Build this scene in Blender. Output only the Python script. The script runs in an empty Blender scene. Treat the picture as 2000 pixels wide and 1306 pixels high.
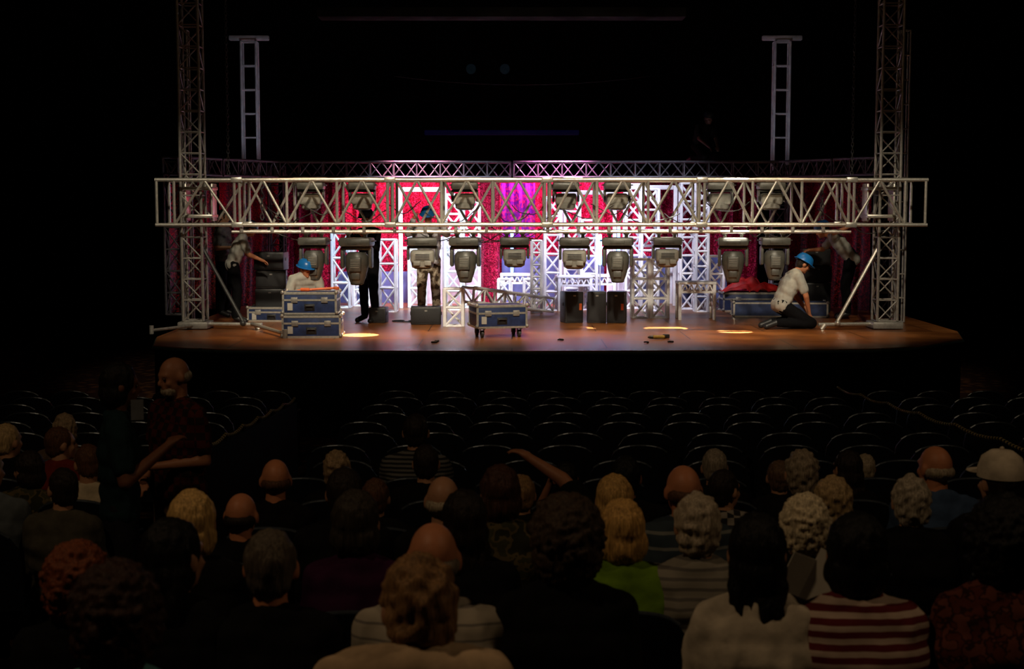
import bpy, bmesh, math, random
from mathutils import Vector, Matrix, noise
random.seed(7)
SC=bpy.context.scene
COL=SC.collection
F=2800.0; PT=math.atan(253/F); CZ=2.9; SZ=1.1
V=Vector
def ang(py): return math.tan(PT+math.atan((py-653)/F))
def W(px,py,D):
    h=D*ang(py); dep=D*math.cos(PT)+h*math.sin(PT)
    return V(((px-1000)/F*dep,D,CZ-h))
def ST(px,py):
    D=(CZ-SZ)/ang(py); v=W(px,py,D); v.z=SZ; return v
def XD(px,D,z):
    dep=D*math.cos(PT)+(CZ-z)*math.sin(PT)
    return V(((px-1000)/F*dep,D,z))
def floorz(D): return max(0.0,.055*(17-D))

# ---------------- materials
def _new(name):
    m=bpy.data.materials.new(name); m.use_nodes=True
    n=m.node_tree.nodes; l=m.node_tree.links
    return m,n,l,n['Principled BSDF']
def mat(name,col,rough=.6,metal=0.0,var=.2,scale=12,bump=0.0,stretch=None,emis=None,estr=0,spec=.5):
    m,n,l,b=_new(name)
    tc=n.new('ShaderNodeTexCoord'); mp=n.new('ShaderNodeMapping')
    l.new(tc.outputs['Object'],mp.inputs['Vector'])
    if stretch: mp.inputs['Scale'].default_value=stretch
    nz=n.new('ShaderNodeTexNoise'); nz.inputs['Scale'].default_value=scale; nz.inputs['Detail'].default_value=4
    l.new(mp.outputs[0],nz.inputs['Vector'])
    cr=n.new('ShaderNodeValToRGB')
    cr.color_ramp.elements[0].position=.3; cr.color_ramp.elements[1].position=.7
    cr.color_ramp.elements[0].color=tuple(c*(1-var) for c in col)+(1,)
    cr.color_ramp.elements[1].color=tuple(min(1,c*(1+var)) for c in col)+(1,)
    l.new(nz.outputs['Fac'],cr.inputs[0]); l.new(cr.outputs[0],b.inputs['Base Color'])
    b.inputs['Roughness'].default_value=rough; b.inputs['Metallic'].default_value=metal
    b.inputs['Specular IOR Level'].default_value=spec
    if bump:
        bp=n.new('ShaderNodeBump'); bp.inputs['Strength'].default_value=bump; bp.inputs['Distance'].default_value=.01
        l.new(nz.outputs['Fac'],bp.inputs['Height']); l.new(bp.outputs[0],b.inputs['Normal'])
    if emis:
        b.inputs['Emission Color'].default_value=emis+(1,); b.inputs['Emission Strength'].default_value=estr
    return m
def stripes(name,c1,c2,scale=14,thr=.5,axis='Z',rough=.85):
    m,n,l,b=_new(name)
    tc=n.new('ShaderNodeTexCoord'); w=n.new('ShaderNodeTexWave')
    w.bands_direction=axis; w.inputs['Scale'].default_value=scale; w.inputs['Distortion'].default_value=.6
    w.inputs['Detail Scale'].default_value=.5
    l.new(tc.outputs['Object'],w.inputs['Vector'])
    cr=n.new('ShaderNodeValToRGB'); cr.color_ramp.interpolation='CONSTANT'
    cr.color_ramp.elements[0].color=c1+(1,); cr.color_ramp.elements[1].color=c2+(1,); cr.color_ramp.elements[1].position=thr
    l.new(w.outputs['Fac'],cr.inputs[0]); l.new(cr.outputs[0],b.inputs['Base Color']); b.inputs['Roughness'].default_value=rough
    b.inputs['Specular IOR Level'].default_value=.15
    return m
def checker(name,c1,c2,scale=25):
    m,n,l,b=_new(name)
    tc=n.new('ShaderNodeTexCoord'); w=n.new('ShaderNodeTexChecker'); w.inputs['Scale'].default_value=scale
    w.inputs['Color1'].default_value=c1+(1,); w.inputs['Color2'].default_value=c2+(1,)
    l.new(tc.outputs['Object'],w.inputs['Vector']); l.new(w.outputs[0],b.inputs['Base Color']); b.inputs['Roughness'].default_value=.85
    b.inputs['Specular IOR Level'].default_value=.15
    return m
def blotch(name,cols,scale=9,rough=.85):
    m,n,l,b=_new(name)
    tc=n.new('ShaderNodeTexCoord'); nz=n.new('ShaderNodeTexNoise'); nz.inputs['Scale'].default_value=scale; nz.inputs['Detail'].default_value=2
    l.new(tc.outputs['Object'],nz.inputs['Vector'])
    cr=n.new('ShaderNodeValToRGB'); cr.color_ramp.interpolation='CONSTANT'
    e=cr.color_ramp.elements
    e[0].color=cols[0]+(1,); e[1].color=cols[1]+(1,); e[1].position=.45
    for i,c in enumerate(cols[2:]):
        x=e.new(.53+.08*i); x.color=c+(1,)
    l.new(nz.outputs['Fac'],cr.inputs[0]); l.new(cr.outputs[0],b.inputs['Base Color']); b.inputs['Roughness'].default_value=rough
    b.inputs['Specular IOR Level'].default_value=.15
    return m
def glitter(name,c1,c2,scale=60):
    m,n,l,b=_new(name)
    tc=n.new('ShaderNodeTexCoord'); v=n.new('ShaderNodeTexVoronoi'); v.inputs['Scale'].default_value=scale
    l.new(tc.outputs['Object'],v.inputs['Vector'])
    sep=n.new('ShaderNodeSeparateColor'); l.new(v.outputs['Color'],sep.inputs[0])
    cr=n.new('ShaderNodeValToRGB'); cr.color_ramp.elements[0].color=c1+(1,); cr.color_ramp.elements[1].color=c2+(1,)
    cr.color_ramp.elements[0].position=.4; cr.color_ramp.elements[1].position=1.0
    l.new(sep.outputs[0],cr.inputs[0]); l.new(cr.outputs[0],b.inputs['Base Color'])
    b.inputs['Roughness'].default_value=.35; b.inputs['Metallic'].default_value=.4
    bp=n.new('ShaderNodeBump'); bp.inputs['Strength'].default_value=.7; bp.inputs['Distance'].default_value=.02
    l.new(sep.outputs[1],bp.inputs['Height']); l.new(bp.outputs[0],b.inputs['Normal'])
    return m
def planks(name):
    m,n,l,b=_new(name)
    tc=n.new('ShaderNodeTexCoord'); mp=n.new('ShaderNodeMapping'); l.new(tc.outputs['Object'],mp.inputs['Vector'])
    br=n.new('ShaderNodeTexBrick'); br.inputs['Scale'].default_value=1; br.inputs['Brick Width'].default_value=2.4; br.inputs['Row Height'].default_value=1.2
    br.inputs['Mortar Size'].default_value=.008; br.inputs['Color1'].default_value=(.40,.15,.042,1); br.inputs['Color2'].default_value=(.31,.11,.03,1); br.inputs['Mortar'].default_value=(.03,.012,.006,1)
    l.new(mp.outputs[0],br.inputs['Vector'])
    nz=n.new('ShaderNodeTexNoise'); nz.inputs['Scale'].default_value=1.3; nz.inputs['Detail'].default_value=8; nz.inputs['Roughness'].default_value=.65
    l.new(mp.outputs[0],nz.inputs['Vector'])
    mx=n.new('ShaderNodeMix'); mx.data_type='RGBA'; mx.blend_type='MULTIPLY'; mx.inputs['Factor'].default_value=.85
    cr=n.new('ShaderNodeValToRGB'); cr.color_ramp.elements[0].position=.38; cr.color_ramp.elements[0].color=(.4,.34,.3,1); cr.color_ramp.elements[1].position=.66
    l.new(nz.outputs['Fac'],cr.inputs[0]); l.new(br.outputs['Color'],mx.inputs['A']); l.new(cr.outputs[0],mx.inputs['B'])
    l.new(mx.outputs['Result'],b.inputs['Base Color'])
    mr=n.new('ShaderNodeMapRange'); mr.inputs['To Min'].default_value=.2; mr.inputs['To Max'].default_value=.45
    l.new(nz.outputs['Fac'],mr.inputs[0]); l.new(mr.outputs[0],b.inputs['Roughness'])
    b.inputs['Specular IOR Level'].default_value=.3
    return m
def carpet(name):
    m,n,l,b=_new(name)
    tc=n.new('ShaderNodeTexCoord'); v=n.new('ShaderNodeTexVoronoi'); v.inputs['Scale'].default_value=5
    l.new(tc.outputs['Object'],v.inputs['Vector'])
    cr=n.new('ShaderNodeValToRGB'); cr.color_ramp.elements[0].color=(.10,.045,.02,1); cr.color_ramp.elements[1].color=(.03,.014,.012,1)
    cr.color_ramp.elements[0].position=.15; cr.color_ramp.elements[1].position=.45
    l.new(v.outputs['Distance'],cr.inputs[0]); l.new(cr.outputs[0],b.inputs['Base Color']); b.inputs['Roughness'].default_value=1.0
    b.inputs['Specular IOR Level'].default_value=.0
    return m
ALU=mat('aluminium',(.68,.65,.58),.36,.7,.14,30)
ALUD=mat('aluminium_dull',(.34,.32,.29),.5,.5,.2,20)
ALUR=mat('aluminium_rear_shaded',(.13,.125,.14),.5,.5,.25,20)  # aluminium darkened in colour so the rear rig reads as dimly lit
STEELD=mat('steel_dark',(.06,.06,.06),.5,.5)
WHT=mat('white_paint',(.80,.80,.84),.5,0,.08,15)
WHD=mat('pale_mast_paint',(.6,.6,.66),.6,0,.2,6)
BLK=mat('black_plastic',(.015,.015,.016),.45,0,.3,20)
BLKM=mat('black_cloth',(.008,.008,.009),.95,spec=.1)
GRYF=mat('fixture_grey',(.07,.068,.058),.42,0,.25,15)
GRYL=mat('fixture_light_grey',(.24,.23,.20),.5,0,.2)
LENS=mat('lens_glass',(.03,.04,.06),.08,0,.1)
BLUEC=mat('case_blue',(.018,.035,.11),.5,0,.35,14,.1)
ORG=mat('orange_paint',(.7,.12,.02),.5)
YEL=mat('yellow_plastic',(.35,.22,.03),.5)
WALL=mat('wall_black',(.004,.004,.005),.95,0,.3,2,.2,spec=.05)
CHA=mat('seat_fabric',(.004,.006,.012),.6,0,.3,30,spec=.2)
CHR=mat('seat_glint',(.08,.10,.13),.28,.6,.2)  # for the tube added to seat backs to produce glints
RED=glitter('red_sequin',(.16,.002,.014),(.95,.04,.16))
REDC=mat('red_cloth',(.45,.010,.01),.6,0,.4,6,.3)
PAPER=mat('paper',(.5,.47,.41),.8,0,.05)

# ---------------- mesh builder
class B:
    def __init__(s): s.v=[]; s.f=[]
    def add(s,vs,fs):
        o=len(s.v); s.v+= [tuple(x) for x in vs]; s.f+=[tuple(i+o for i in f) for f in fs]; return s
    def tube(s,p0,p1,r,r1=None,n=8):
        p0=V(p0);p1=V(p1); r1=r if r1 is None else r1
        d=p1-p0
        if d.length<1e-6: return s
        q=d.to_track_quat('Z','Y').to_matrix(); a=[];b=[]
        for i in range(n):
            t=2*math.pi*i/n; u=q@V((math.cos(t),math.sin(t),0)); a.append(p0+u*r); b.append(p1+u*r1)
        fs=[(i,(i+1)%n,n+(i+1)%n,n+i) for i in range(n)]+[tuple(range(n-1,-1,-1)),tuple(range(n,2*n))]
        return s.add(a+b,fs)
    def box(s,c,size,rot=None,bev=0,seg=2):
        bm=bmesh.new(); bmesh.ops.create_cube(bm,size=1)
        for v in bm.verts: v.co=V((v.co.x*size[0],v.co.y*size[1],v.co.z*size[2]))
        if bev: bmesh.ops.bevel(bm,geom=bm.edges[:],offset=bev,segments=seg,affect='EDGES',profile=.5)
        R=rot or Matrix.Identity(3); c=V(c); bm.verts.index_update()
        vs=[R@v.co+c for v in bm.verts]; fs=[[v.index for v in f.verts] for f in bm.faces]; bm.free()
        return s.add(vs,fs)
    def sph(s,c,r,rot=None,n=14,m=9):
        if not hasattr(r,'__len__'): r=(r,r,r)
        R=rot or Matrix.Identity(3); c=V(c)
        vs=[V((0,0,r[2]))]
        for j in range(1,m):
            ph=math.pi*j/m
            for i in range(n):
                t=2*math.pi*i/n; vs.append(V((r[0]*math.sin(ph)*math.cos(t),r[1]*math.sin(ph)*math.sin(t),r[2]*math.cos(ph))))
        vs.append(V((0,0,-r[2])))
        fs=[]
        for i in range(n): fs.append((0,1+i,1+(i+1)%n))
        for j in range(m-2):
            for i in range(n):
                a=1+j*n+i;b=1+j*n+(i+1)%n; fs.append((a,a+n,b+n,b))
        L=len(vs)-1; o=1+(m-2)*n
        for i in range(n): fs.append((o+i,L,o+(i+1)%n))
        return s.add([R@v+c for v in vs],fs)
    def cap(s,p0,p1,r0,r1=None):
        r1=r0 if r1 is None else r1
        s.tube(p0,p1,r0,r1,12); s.sph(p0,r0,None,12,8); s.sph(p1,r1,None,12,8); return s
    def lathe(s,prof,c=(0,0,0),n=20,sy=1,rot=None):
        R=rot or Matrix.Identity(3); c=V(c); vs=[];fs=[]
        for r,z in prof:
            for i in range(n):
                t=2*math.pi*i/n; vs.append(R@V((r*math.cos(t),r*sy*math.sin(t),z))+c)
        for j in range(len(prof)-1):
            for i in range(n):
                a=j*n+i;b=j*n+(i+1)%n; fs.append((a,b,b+n,a+n))
        fs.append(tuple(range(n-1,-1,-1))); fs.append(tuple(range((len(prof)-1)*n,len(prof)*n)))
        return s.add(vs,fs)
    def path(s,pts,r,n=6):
        for a,b in zip(pts[:-1],pts[1:]): s.tube(a,b,r,r,n)
        return s
    def mesh(s,name,mt,smooth=True,angle=.7):
        me=bpy.data.meshes.new(name); me.from_pydata(s.v,[],s.f); me.update()
        if smooth:
            me.polygons.foreach_set('use_smooth',[True]*len(me.polygons))
            if angle: me.set_sharp_from_angle(angle=angle)
        if mt: me.materials.append(mt)
        return me
def mk(name,me,parent=None,loc=(0,0,0),rot=None,label=None):
    o=bpy.data.objects.new(name,me); COL.objects.link(o); o.location=loc
    if rot: o.rotation_euler=rot
    if parent: o.parent=parent
    if label: o['label']=label
    return o
def thing(name,label,cat,loc=(0,0,0),rz=0,group=None,rx=0,ry=0):
    o=bpy.data.objects.new(name,None); COL.objects.link(o); o.location=loc; o.rotation_euler=(rx,ry,rz); o.empty_display_size=.1
    o['label']=label; o['category']=cat
    if group: o['group']=group
    return o
def single(name,b,mt,label,cat,loc=(0,0,0),rz=0,group=None,smooth=True):
    o=mk(name,b.mesh(name,mt,smooth),None,loc,(0,0,rz)); o['label']=label; o['category']=cat
    if group: o['group']=group
    return o
def structure(name,b,mt,label=None):
    o=mk(name,b.mesh(name,mt,False)); o['kind']='structure'
    if label: o['label']=label
    return o
KITS={}
def kit(key,fn,name,label,cat,loc,rz=0,group=None,rx=0,ry=0,scale=1):
    if key not in KITS: KITS[key]=fn()
    t=thing(name,label,cat,loc,rz,group,rx,ry); t.scale=(scale,)*3
    for nm,me in KITS[key]: mk(nm,me,t)
    return t

# ---------------- people
def remesh(b,vox,it=4,nzf=None):
    me=bpy.data.meshes.new('tmp'); me.from_pydata(b.v,[],b.f); me.update()
    o=bpy.data.objects.new('tmp',me); COL.objects.link(o)
    m=o.modifiers.new('r','REMESH'); m.mode='VOXEL'; m.voxel_size=vox; m.use_smooth_shade=True
    s=o.modifiers.new('s','SMOOTH'); s.factor=.5; s.iterations=it
    dg=bpy.context.evaluated_depsgraph_get(); r=bpy.data.meshes.new_from_object(o.evaluated_get(dg))
    bpy.data.objects.remove(o); bpy.data.meshes.remove(me)
    if nzf:
        ns=[v.normal.copy() for v in r.vertices]
        for v,nn in zip(r.vertices,ns): v.co+=nn*nzf(v.co)
    r.polygons.foreach_set('use_smooth',[True]*len(r.polygons)); r.update()
    return r
SKIN={}
def skin(c):
    if c not in SKIN: SKIN[c]=mat('skin_tone',c,.5,0,.08,25,spec=.3)
    return SKIN[c]
HAIRM={}
def hairm(c):
    if c not in HAIRM: HAIRM[c]=mat('hair_strands',c,.55,0,.5,16,.7,(9,9,1),spec=.25)
    return HAIRM[c]
CLO={}
def cloth(c):
    if c not in CLO: CLO[c]=mat('cloth_weave',c,.9,0,.2,18,.3,spec=.1)
    return CLO[c]
def stand():
    return dict(pel=(0,0,.95),che=(0,0,1.27),nb=(0,-.01,1.46),hd=(0,.02,1.635),
      sh=[(-.18,0,1.41),(.18,0,1.41)],el=[(-.235,-.02,1.13),(.235,-.02,1.13)],wr=[(-.24,.08,.89),(.24,.08,.89)],
      hp=[(-.09,0,.91),(.09,0,.91)],kn=[(-.11,.02,.5),(.11,.02,.5)],an=[(-.12,-.02,.09),(.12,-.02,.09)],to=[(-.14,.13,.035),(.14,.13,.035)])
def sit(w=.165):
    e=w+.03
    return dict(pel=(0,0,.57),che=(0,-.03,.83),nb=(0,-.03,.985),hd=(0,.01,1.135),
      sh=[(-w,-.03,.93),(w,-.03,.93)],el=[(-e,.03,.69),(e,.03,.69)],wr=[(-.12,.24,.64),(.12,.24,.64)],
      hp=[(-.09,.02,.55),(.09,.02,.55)],kn=[(-.10,.38,.53),(.10,.38,.53)],an=[(-.10,.36,.09),(.10,.36,.09)],to=[(-.11,.49,.035),(.11,.49,.035)])
def kneel():
    return dict(pel=(0,-.12,.33),che=(0,.0,.60),nb=(0,.09,.77),hd=(0,.2,.88),
      sh=[(-.18,.07,.71),(.18,.07,.71)],el=[(-.22,.16,.46),(.22,.16,.46)],wr=[(-.12,.34,.30),(.12,.34,.30)],
      hp=[(-.09,-.1,.30),(.09,-.1,.30)],kn=[(-.14,.28,.075),(.14,.28,.075)],an=[(-.11,-.22,.09),(.11,-.22,.09)],to=[(-.11,-.36,.04),(.11,-.36,.04)])
def torso(b,J,g,bulk=1,hips=True):
    pel,che,nb=V(J['pel']),V(J['che']),V(J['nb'])
    ss=(V(J['sh'][1])-V(J['sh'][0])).normalized(); hs=(V(J['hp'][1])-V(J['hp'][0])).normalized()
    def cr(p,sd,h,r): b.cap(p-sd*h*bulk,p+sd*h*bulk,r*(.6+.4*bulk)+g)
    if hips: cr(pel,hs,.08,.1)
    cr(pel.lerp(che,.35),(hs+ss).normalized(),.068,.098); cr(pel.lerp(che,.7),ss,.078,.102); cr(che,ss,.085,.105)
    cr(che.lerp(nb,.5),ss,.09,.082)
    b.cap(V(J['sh'][0]),nb-V((0,0,.005)),.056+g,.058+g); b.cap(V(J['sh'][1]),nb-V((0,0,.005)),.056+g,.058+g)
def hand(b,w,d,side):
    d=V(d).normalized(); x=d.cross(V((0,0,1)))
    if x.length<.1: x=V((1,0,0))
    x.normalize(); n=x.cross(d).normalized()
    b.cap(w,w+d*.03,.026,.028)
    for k in range(4):
        o=x*(-.027+.018*k); L=[.06,.075,.07,.055][k]
        p=w+d*.07+o; b.cap(w+d*.02+o*.6,p,.014,.0115)
        q=p+d*L*.5-n*.012; b.cap(p,q,.0105,.0095); b.cap(q,q+d*L*.3-n*L*.4,.0095,.0085)
    t=w+d*.025+x*side*.028; u=t+d*.035+x*side*.022; b.cap(t,u,.013,.011); b.cap(u,u+d*.025-n*.008,.011,.0095)
def headprims(b,c,R):
    def P(x,y,z): return c+R@V((x,y,z))
    b.sph(P(0,-.008,.018),(.074,.094,.096),R,18,12)
    b.sph(P(0,.022,-.045),(.058,.068,.068),R)
    b.cap(P(0,.086,.012),P(0,.106,-.022),.009,.0135)
    for s in(-1,1):
        b.sph(P(s*.077,-.008,-.008),(.013,.022,.034),R)
        b.cap(P(s*.012,.084,.026),P(s*.045,.07,.026),.011,.01)
        b.sph(P(s*.04,.062,-.025),(.02,.02,.02),R)
    b.cap(P(-.016,.086,-.052),P(.016,.086,-.052),.009); b.sph(P(0,.07,-.088),(.024,.022,.02),R)
def rotm(yaw=0,pitch=0,roll=0):
    return (Matrix.Rotation(yaw,3,'Z')@Matrix.Rotation(-pitch,3,'X')@Matrix.Rotation(roll,3,'Y'))
def hairmesh(style,c,R,col,vox=.009,seed=0):
    b=B()
    def P(x,y,z): return c+R@V((x,y,z))
    rnd=random.Random(seed)
    amp=.007;fx=60;fz=13
    if style=='short': b.sph(P(0,-.02,.024),(.082,.097,.103),R); b.sph(P(0,-.045,-.02),(.072,.062,.075),R)
    elif style=='balding':
        b.sph(P(0,-.028,-.012),(.082,.087,.050),R); amp=.003
    elif style=='bob':
        b.sph(P(0,-.02,.026),(.09,.102,.106),R); b.sph(P(0,-.035,-.045),(.097,.083,.093),R); amp=.009
    elif style=='wavy':
        b.sph(P(0,-.02,.026),(.088,.100,.107),R); b.sph(P(0,-.045,-.03),(.082,.068,.085),R); amp=.016; fx=38; fz=34
    elif style=='long':
        b.sph(P(0,-.02,.026),(.086,.1,.104),R); b.sph(P(0,-.04,-.04),(.09,.08,.09),R); amp=.009
        for sx in(-.05,-.02,.02,.05): b.cap(P(sx,-.06,-.08),P(sx*1.05,-.085,-.165-.01*math.cos(sx*40)),.04,.03)
    elif style in('curly','afro'):
        k=1.0 if style=='curly' else 1.2
        b.sph(P(0,-.025,.02),(.088*k,.098*k,.103*k),R); b.sph(P(0,-.04,-.04),(.085*k,.075*k,.08*k),R); amp=.013;fx=62;fz=62; vox=.0075
        for i in range(130):
            t=rnd.uniform(0,6.28); z=rnd.uniform(-.75,1); q=math.sqrt(1-z*z)
            x,y=q*math.cos(t),q*math.sin(t)
            if y>.45 and z<.5: continue
            b.sph(P(x*.085*k,-.025+y*.093*k,.008+z*.102*k),rnd.uniform(.009,.015)*k,None,8,6)
    Ri=R.transposed()
    def nz(p):
        q=Ri@(p-c); return amp*noise.noise(V((q.x*fx,q.y*fx,q.z*fz+seed)))
    me=remesh(b,vox,2,nz); me.materials.append(hairm(col)); return me
def person(label,J,loc,rz=0,scale=1,yaw=0,pitch=0,roll=0,skc=(.45,.24,.15),hair='short',hcol=(.05,.03,.02),
           shirt=None,trous=None,shoe=None,long=False,bulk=1,hat=None,vox=.011,eyes=False,seed=0,hdirs=None,beard=None,group=None,cat='person',gloves=None):
    R=rotm(yaw,pitch,roll); hd=V(J['hd'])
    b=B(); torso(b,J,0,bulk); b.cap(V(J['nb'])-V((0,0,.02)),hd+R@V((0,-.02,-.05)),.058,.052); headprims(b,hd,R)
    for i in (0,1):
        S,E,Wr=V(J['sh'][i]),V(J['el'][i]),V(J['wr'][i])
        b.cap(S,E,.05,.04); b.cap(E,Wr,.041,.026)
        d=(hdirs[i] if hdirs else (Wr-E)); hand(b,Wr,d,1 if i==0 else -1)
        b.cap(J['hp'][i],J['kn'][i],.08,.056); b.cap(J['kn'][i],J['an'][i],.056,.036); b.cap(J['an'][i],J['to'][i],.038,.03)
    me=remesh(b,vox,3); me.materials.append(skin(skc))
    o=mk('person',me,None,loc,(0,0,rz)); o.scale=(scale,)*3; o['label']=label; o['category']=cat
    if group: o['group']=group
    g=.014
    b=B(); torso(b,J,g,bulk,True)
    for i in (0,1):
        S,E,Wr=V(J['sh'][i]),V(J['el'][i]),V(J['wr'][i])
        if long: b.cap(S,E,.056+g,.045+g); b.cap(E,E.lerp(Wr,.93),.045+g,.032+g)
        else: b.cap(S,S.lerp(E,.7),.058+g,.052+g)
    me=remesh(b,.012,4,lambda p:.010*noise.noise(p*13+V((seed,0,0)))+.006*noise.noise(V((p.x*30,p.y*30,p.z*8+seed)))); me.materials.append(shirt or cloth((.02,.02,.02))); mk('shirt',me,o)
    b=B(); g=.015; pel=V(J['pel']); hs=(V(J['hp'][1])-V(J['hp'][0])).normalized()
    b.cap(pel-hs*.085*bulk,pel+hs*.085*bulk,.1+g*.4)
    for i in (0,1):
        b.cap(J['hp'][i],J['kn'][i],.085+g,.06+g); b.cap(J['kn'][i],V(J['kn'][i]).lerp(V(J['an'][i]),.93),.06+g,.045+g)
    me=remesh(b,.013,4,lambda p:.009*noise.noise(p*12+V((seed,3,0)))); me.materials.append(trous or cloth((.012,.012,.016))); mk('trousers',me,o)
    for i in (0,1):
        b=B(); b.cap(J['an'][i],J['to'][i],.046,.042); b.cap(V(J['an'][i]).lerp(V(J['kn'][i]),.15),J['an'][i],.045,.048)
        me=remesh(b,.012,3); me.materials.append(shoe or BLK); mk('shoe',me,o)
    if hair!='bald' and hair: mk('hair',hairmesh(hair,hd,R,hcol,.009,seed),o)
    if beard:
        b=B(); b.sph(hd+R@V((0,.05,-.075)),(.055,.05,.042),R)
        me=remesh(b,.009,2,lambda p:.005*noise.noise(p*60)); me.materials.append(hairm(beard)); mk('beard',me,o)
    if eyes:
        for s in(-1,1): mk('eye',B().sph(hd+R@V((s*.03,.082,.008)),(.012,.009,.007),R,10,6).mesh('eye',EYE),o)
    if gloves:
        for i in (0,1):
            b=B()
            Wr=V(J['wr'][i]); d=V(hdirs[i] if hdirs else (Wr-V(J['el'][i]))).normalized(); hand(b,Wr,d,1 if i==0 else -1)
            b.cap(Wr-d*.03,Wr+d*.01,.036,.032)
            me=remesh(b,.009,1,lambda p:.005); me.materials.append(gloves); mk('glove',me,o)
    if hat:
        kind,hc=hat; b=B(); cc=hd+R@V((0,-.012,.035))
        if kind=='hard':
            b.lathe([(.0,.118),(.05,.112),(.088,.088),(.108,.045),(.114,.008),(.132,.0),(.132,-.006),(.112,-.004)][::-1],cc,20,1.15,R)
            b.sph(cc+R@V((0,.12,.0)),(.085,.06,.008),R); b.cap(cc+R@V((0,-.08,.09)),cc+R@V((0,.09,.085)),.016)
            nm='hard_hat'
        else:
            b.lathe([(.0,.108),(.045,.102),(.08,.075),(.094,.03),(.095,-.01)][::-1],cc,20,1.12,R); b.sph(cc+R@V((0,.13,-.005)),(.07,.07,.008),R); b.sph(cc+R@V((0,0,.11)),.01)
            nm='baseball_cap'
        mk(nm,b.mesh(nm,hc),o)
    return o
EYE=mat('eye_dark',(.05,.03,.02),.2)
def mod(J,**k):
    J=dict(J); J.update(k); return J

SK1=(.42,.22,.13);SK2=(.50,.20,.10);SK3=(.12,.06,.04)
BLONDE=(.60,.38,.14);GREY=(.34,.28,.20);WHITEH=(.66,.56,.38);DKBR=(.016,.010,.007);BRN=(.09,.04,.018);AUB=(.17,.045,.015);BLKH=(.004,.0035,.0035)
DARK=cloth((.005,.005,.006)); NAVY=cloth((.01,.013,.03))
ROWS=[3.4+.85*k for k in range(15)]
AUD=[]
def A(px,top,label,hair,hc,shirt=None,skc=SK1,yaw=0,row=None,arms=None,bulk=1,long=True,pitch=.0,hat=None,eyes=False,dx=0,pose=None,roll=0,w=None,**kw):
    k=ang(top); i=row
    D=ROWS[i]; Hs=1.965-(k-.055)*D
    J=pose or sit(w or (.14 if hair in('bob','long','afro','curly','wavy') else .16))
    if arms: J=mod(J,**arms)
    p=XD(px,D,floorz(D)+Hs); 
    s=Hs/((1.262 if hair not in('afro',) else 1.28)+J['hd'][2]-1.135)
    person(label,J,(p.x+dx,D,floorz(D)),0,s,yaw,pitch,roll,skc,hair,hc,shirt or DARK,None,None,long,bulk,hat,.0105,eyes,len(AUD)+1,**kw)
    AUD.append((i,p.x+dx))
R_=math.radians
TEAL=cloth((.10,.28,.30)); BEIGE=cloth((.50,.36,.23)); LGT=stripes('light_shirt_pinstripe',(.42,.37,.30),(.2,.18,.16),7,.93)
GREEN=cloth((.14,.26,.015)); CREAM=cloth((.55,.48,.38)); GREYK=stripes('grey_knit_stripes',(.26,.24,.20),(.13,.12,.11),9,.75)
REDSTR=stripes('red_white_stripes',(.50,.38,.31),(.12,.012,.015),9,.45)
BLUSTR=stripes('blue_grey_stripes',(.03,.045,.06),(.16,.17,.16),5,.9)
PLAID=checker('plaid_shirt',(.02,.02,.022),(.24,.22,.19),26)
CAMO=blotch('camouflage',[(.02,.02,.01),(.09,.07,.03),(.04,.04,.018)],14)
MAROON=blotch('maroon_print',[(.10,.022,.012),(.035,.008,.006),(.15,.045,.028)],30)
PURP=cloth((.035,.006,.03)); BLUS=cloth((.04,.07,.14)); REDS=cloth((.14,.016,.01)); WSH=cloth((.45,.38,.27))
A(845,1013,'seated bald man in light pinstriped shirt','balding',(.2,.16,.12),LGT,SK2,yaw=.1,row=1,bulk=1.15,w=.175)
A(812,1088,'seated person with short brown hair and beige shirt','wavy',(.24,.13,.055),BEIGE,SK1,yaw=.35,row=0,pose=mod(sit(.165),hd=(0,.04,1.10),sh=[(-.165,-.03,.95),(.165,-.03,.95)]))
A(148,1052,'seated person with big curly auburn hair and dark top','afro',AUB,DARK,yaw=.1,row=1)
A(232,1090,'seated person with curly dark brown hair and pale teal top','afro',(.03,.012,.007),TEAL,yaw=-.3,row=0)
A(528,1030,'seated man with short grey-brown hair in black shirt','short',(.10,.08,.06),DARK,SK2,row=1,bulk=1.1)
A(352,1010,'seated person with long black hair and black jacket','long',BLKH,DARK,SK1,yaw=-.5,row=1,dx=-.02)
A(1105,958,'seated woman with wide curly dark hair in black top','afro',(.045,.028,.016),DARK,row=1,yaw=.1)
A(1480,1000,'seated woman with long black hair in cream shirt','long',BLKH,CREAM,row=1,yaw=-.1)
A(1675,1000,'seated woman with black bob in red and white striped shirt','bob',BLKH,REDSTR,row=1,bulk=1.1,yaw=-.1)
A(1960,960,'seated woman with black hair in maroon patterned shirt','afro',BLKH,MAROON,row=1,bulk=1.15)
A(385,957,'seated woman with blonde bob in dark top','bob',BLONDE,DARK,SK1,row=2,dx=-.02)
A(470,958,'seated bald man with reddish scalp in dark shirt','balding',DKBR,DARK,SK2,yaw=-.1,row=3)
A(697,957,'seated person with dark bob in purple top','bob',(.035,.028,.02),PURP,SK1,row=2,yaw=-.2)
A(905,955,'seated person with long dark brown hair','long',(.012,.007,.005),DARK,row=2,yaw=.2)
A(1213,974,'seated woman with blonde bob in bright green shirt','bob',(.60,.35,.11),GREEN,row=2,bulk=1.1,yaw=.2,w=.18)
A(1352,964,'seated woman with short grey hair in grey striped sweater','wavy',(.42,.35,.26),GREYK,row=2,dx=.02)
A(1572,958,'seated woman with curly white hair in dark shirt','curly',WHITEH,DARK,row=2)
A(1335,903,'seated balding man with reddish scalp in dark striped polo','balding',BRN,BLUSTR,SK2,row=3,bulk=1.2,yaw=.2)
A(1200,925,'seated woman with straight blonde hair','long',(.50,.30,.10),DARK,row=3)
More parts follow.
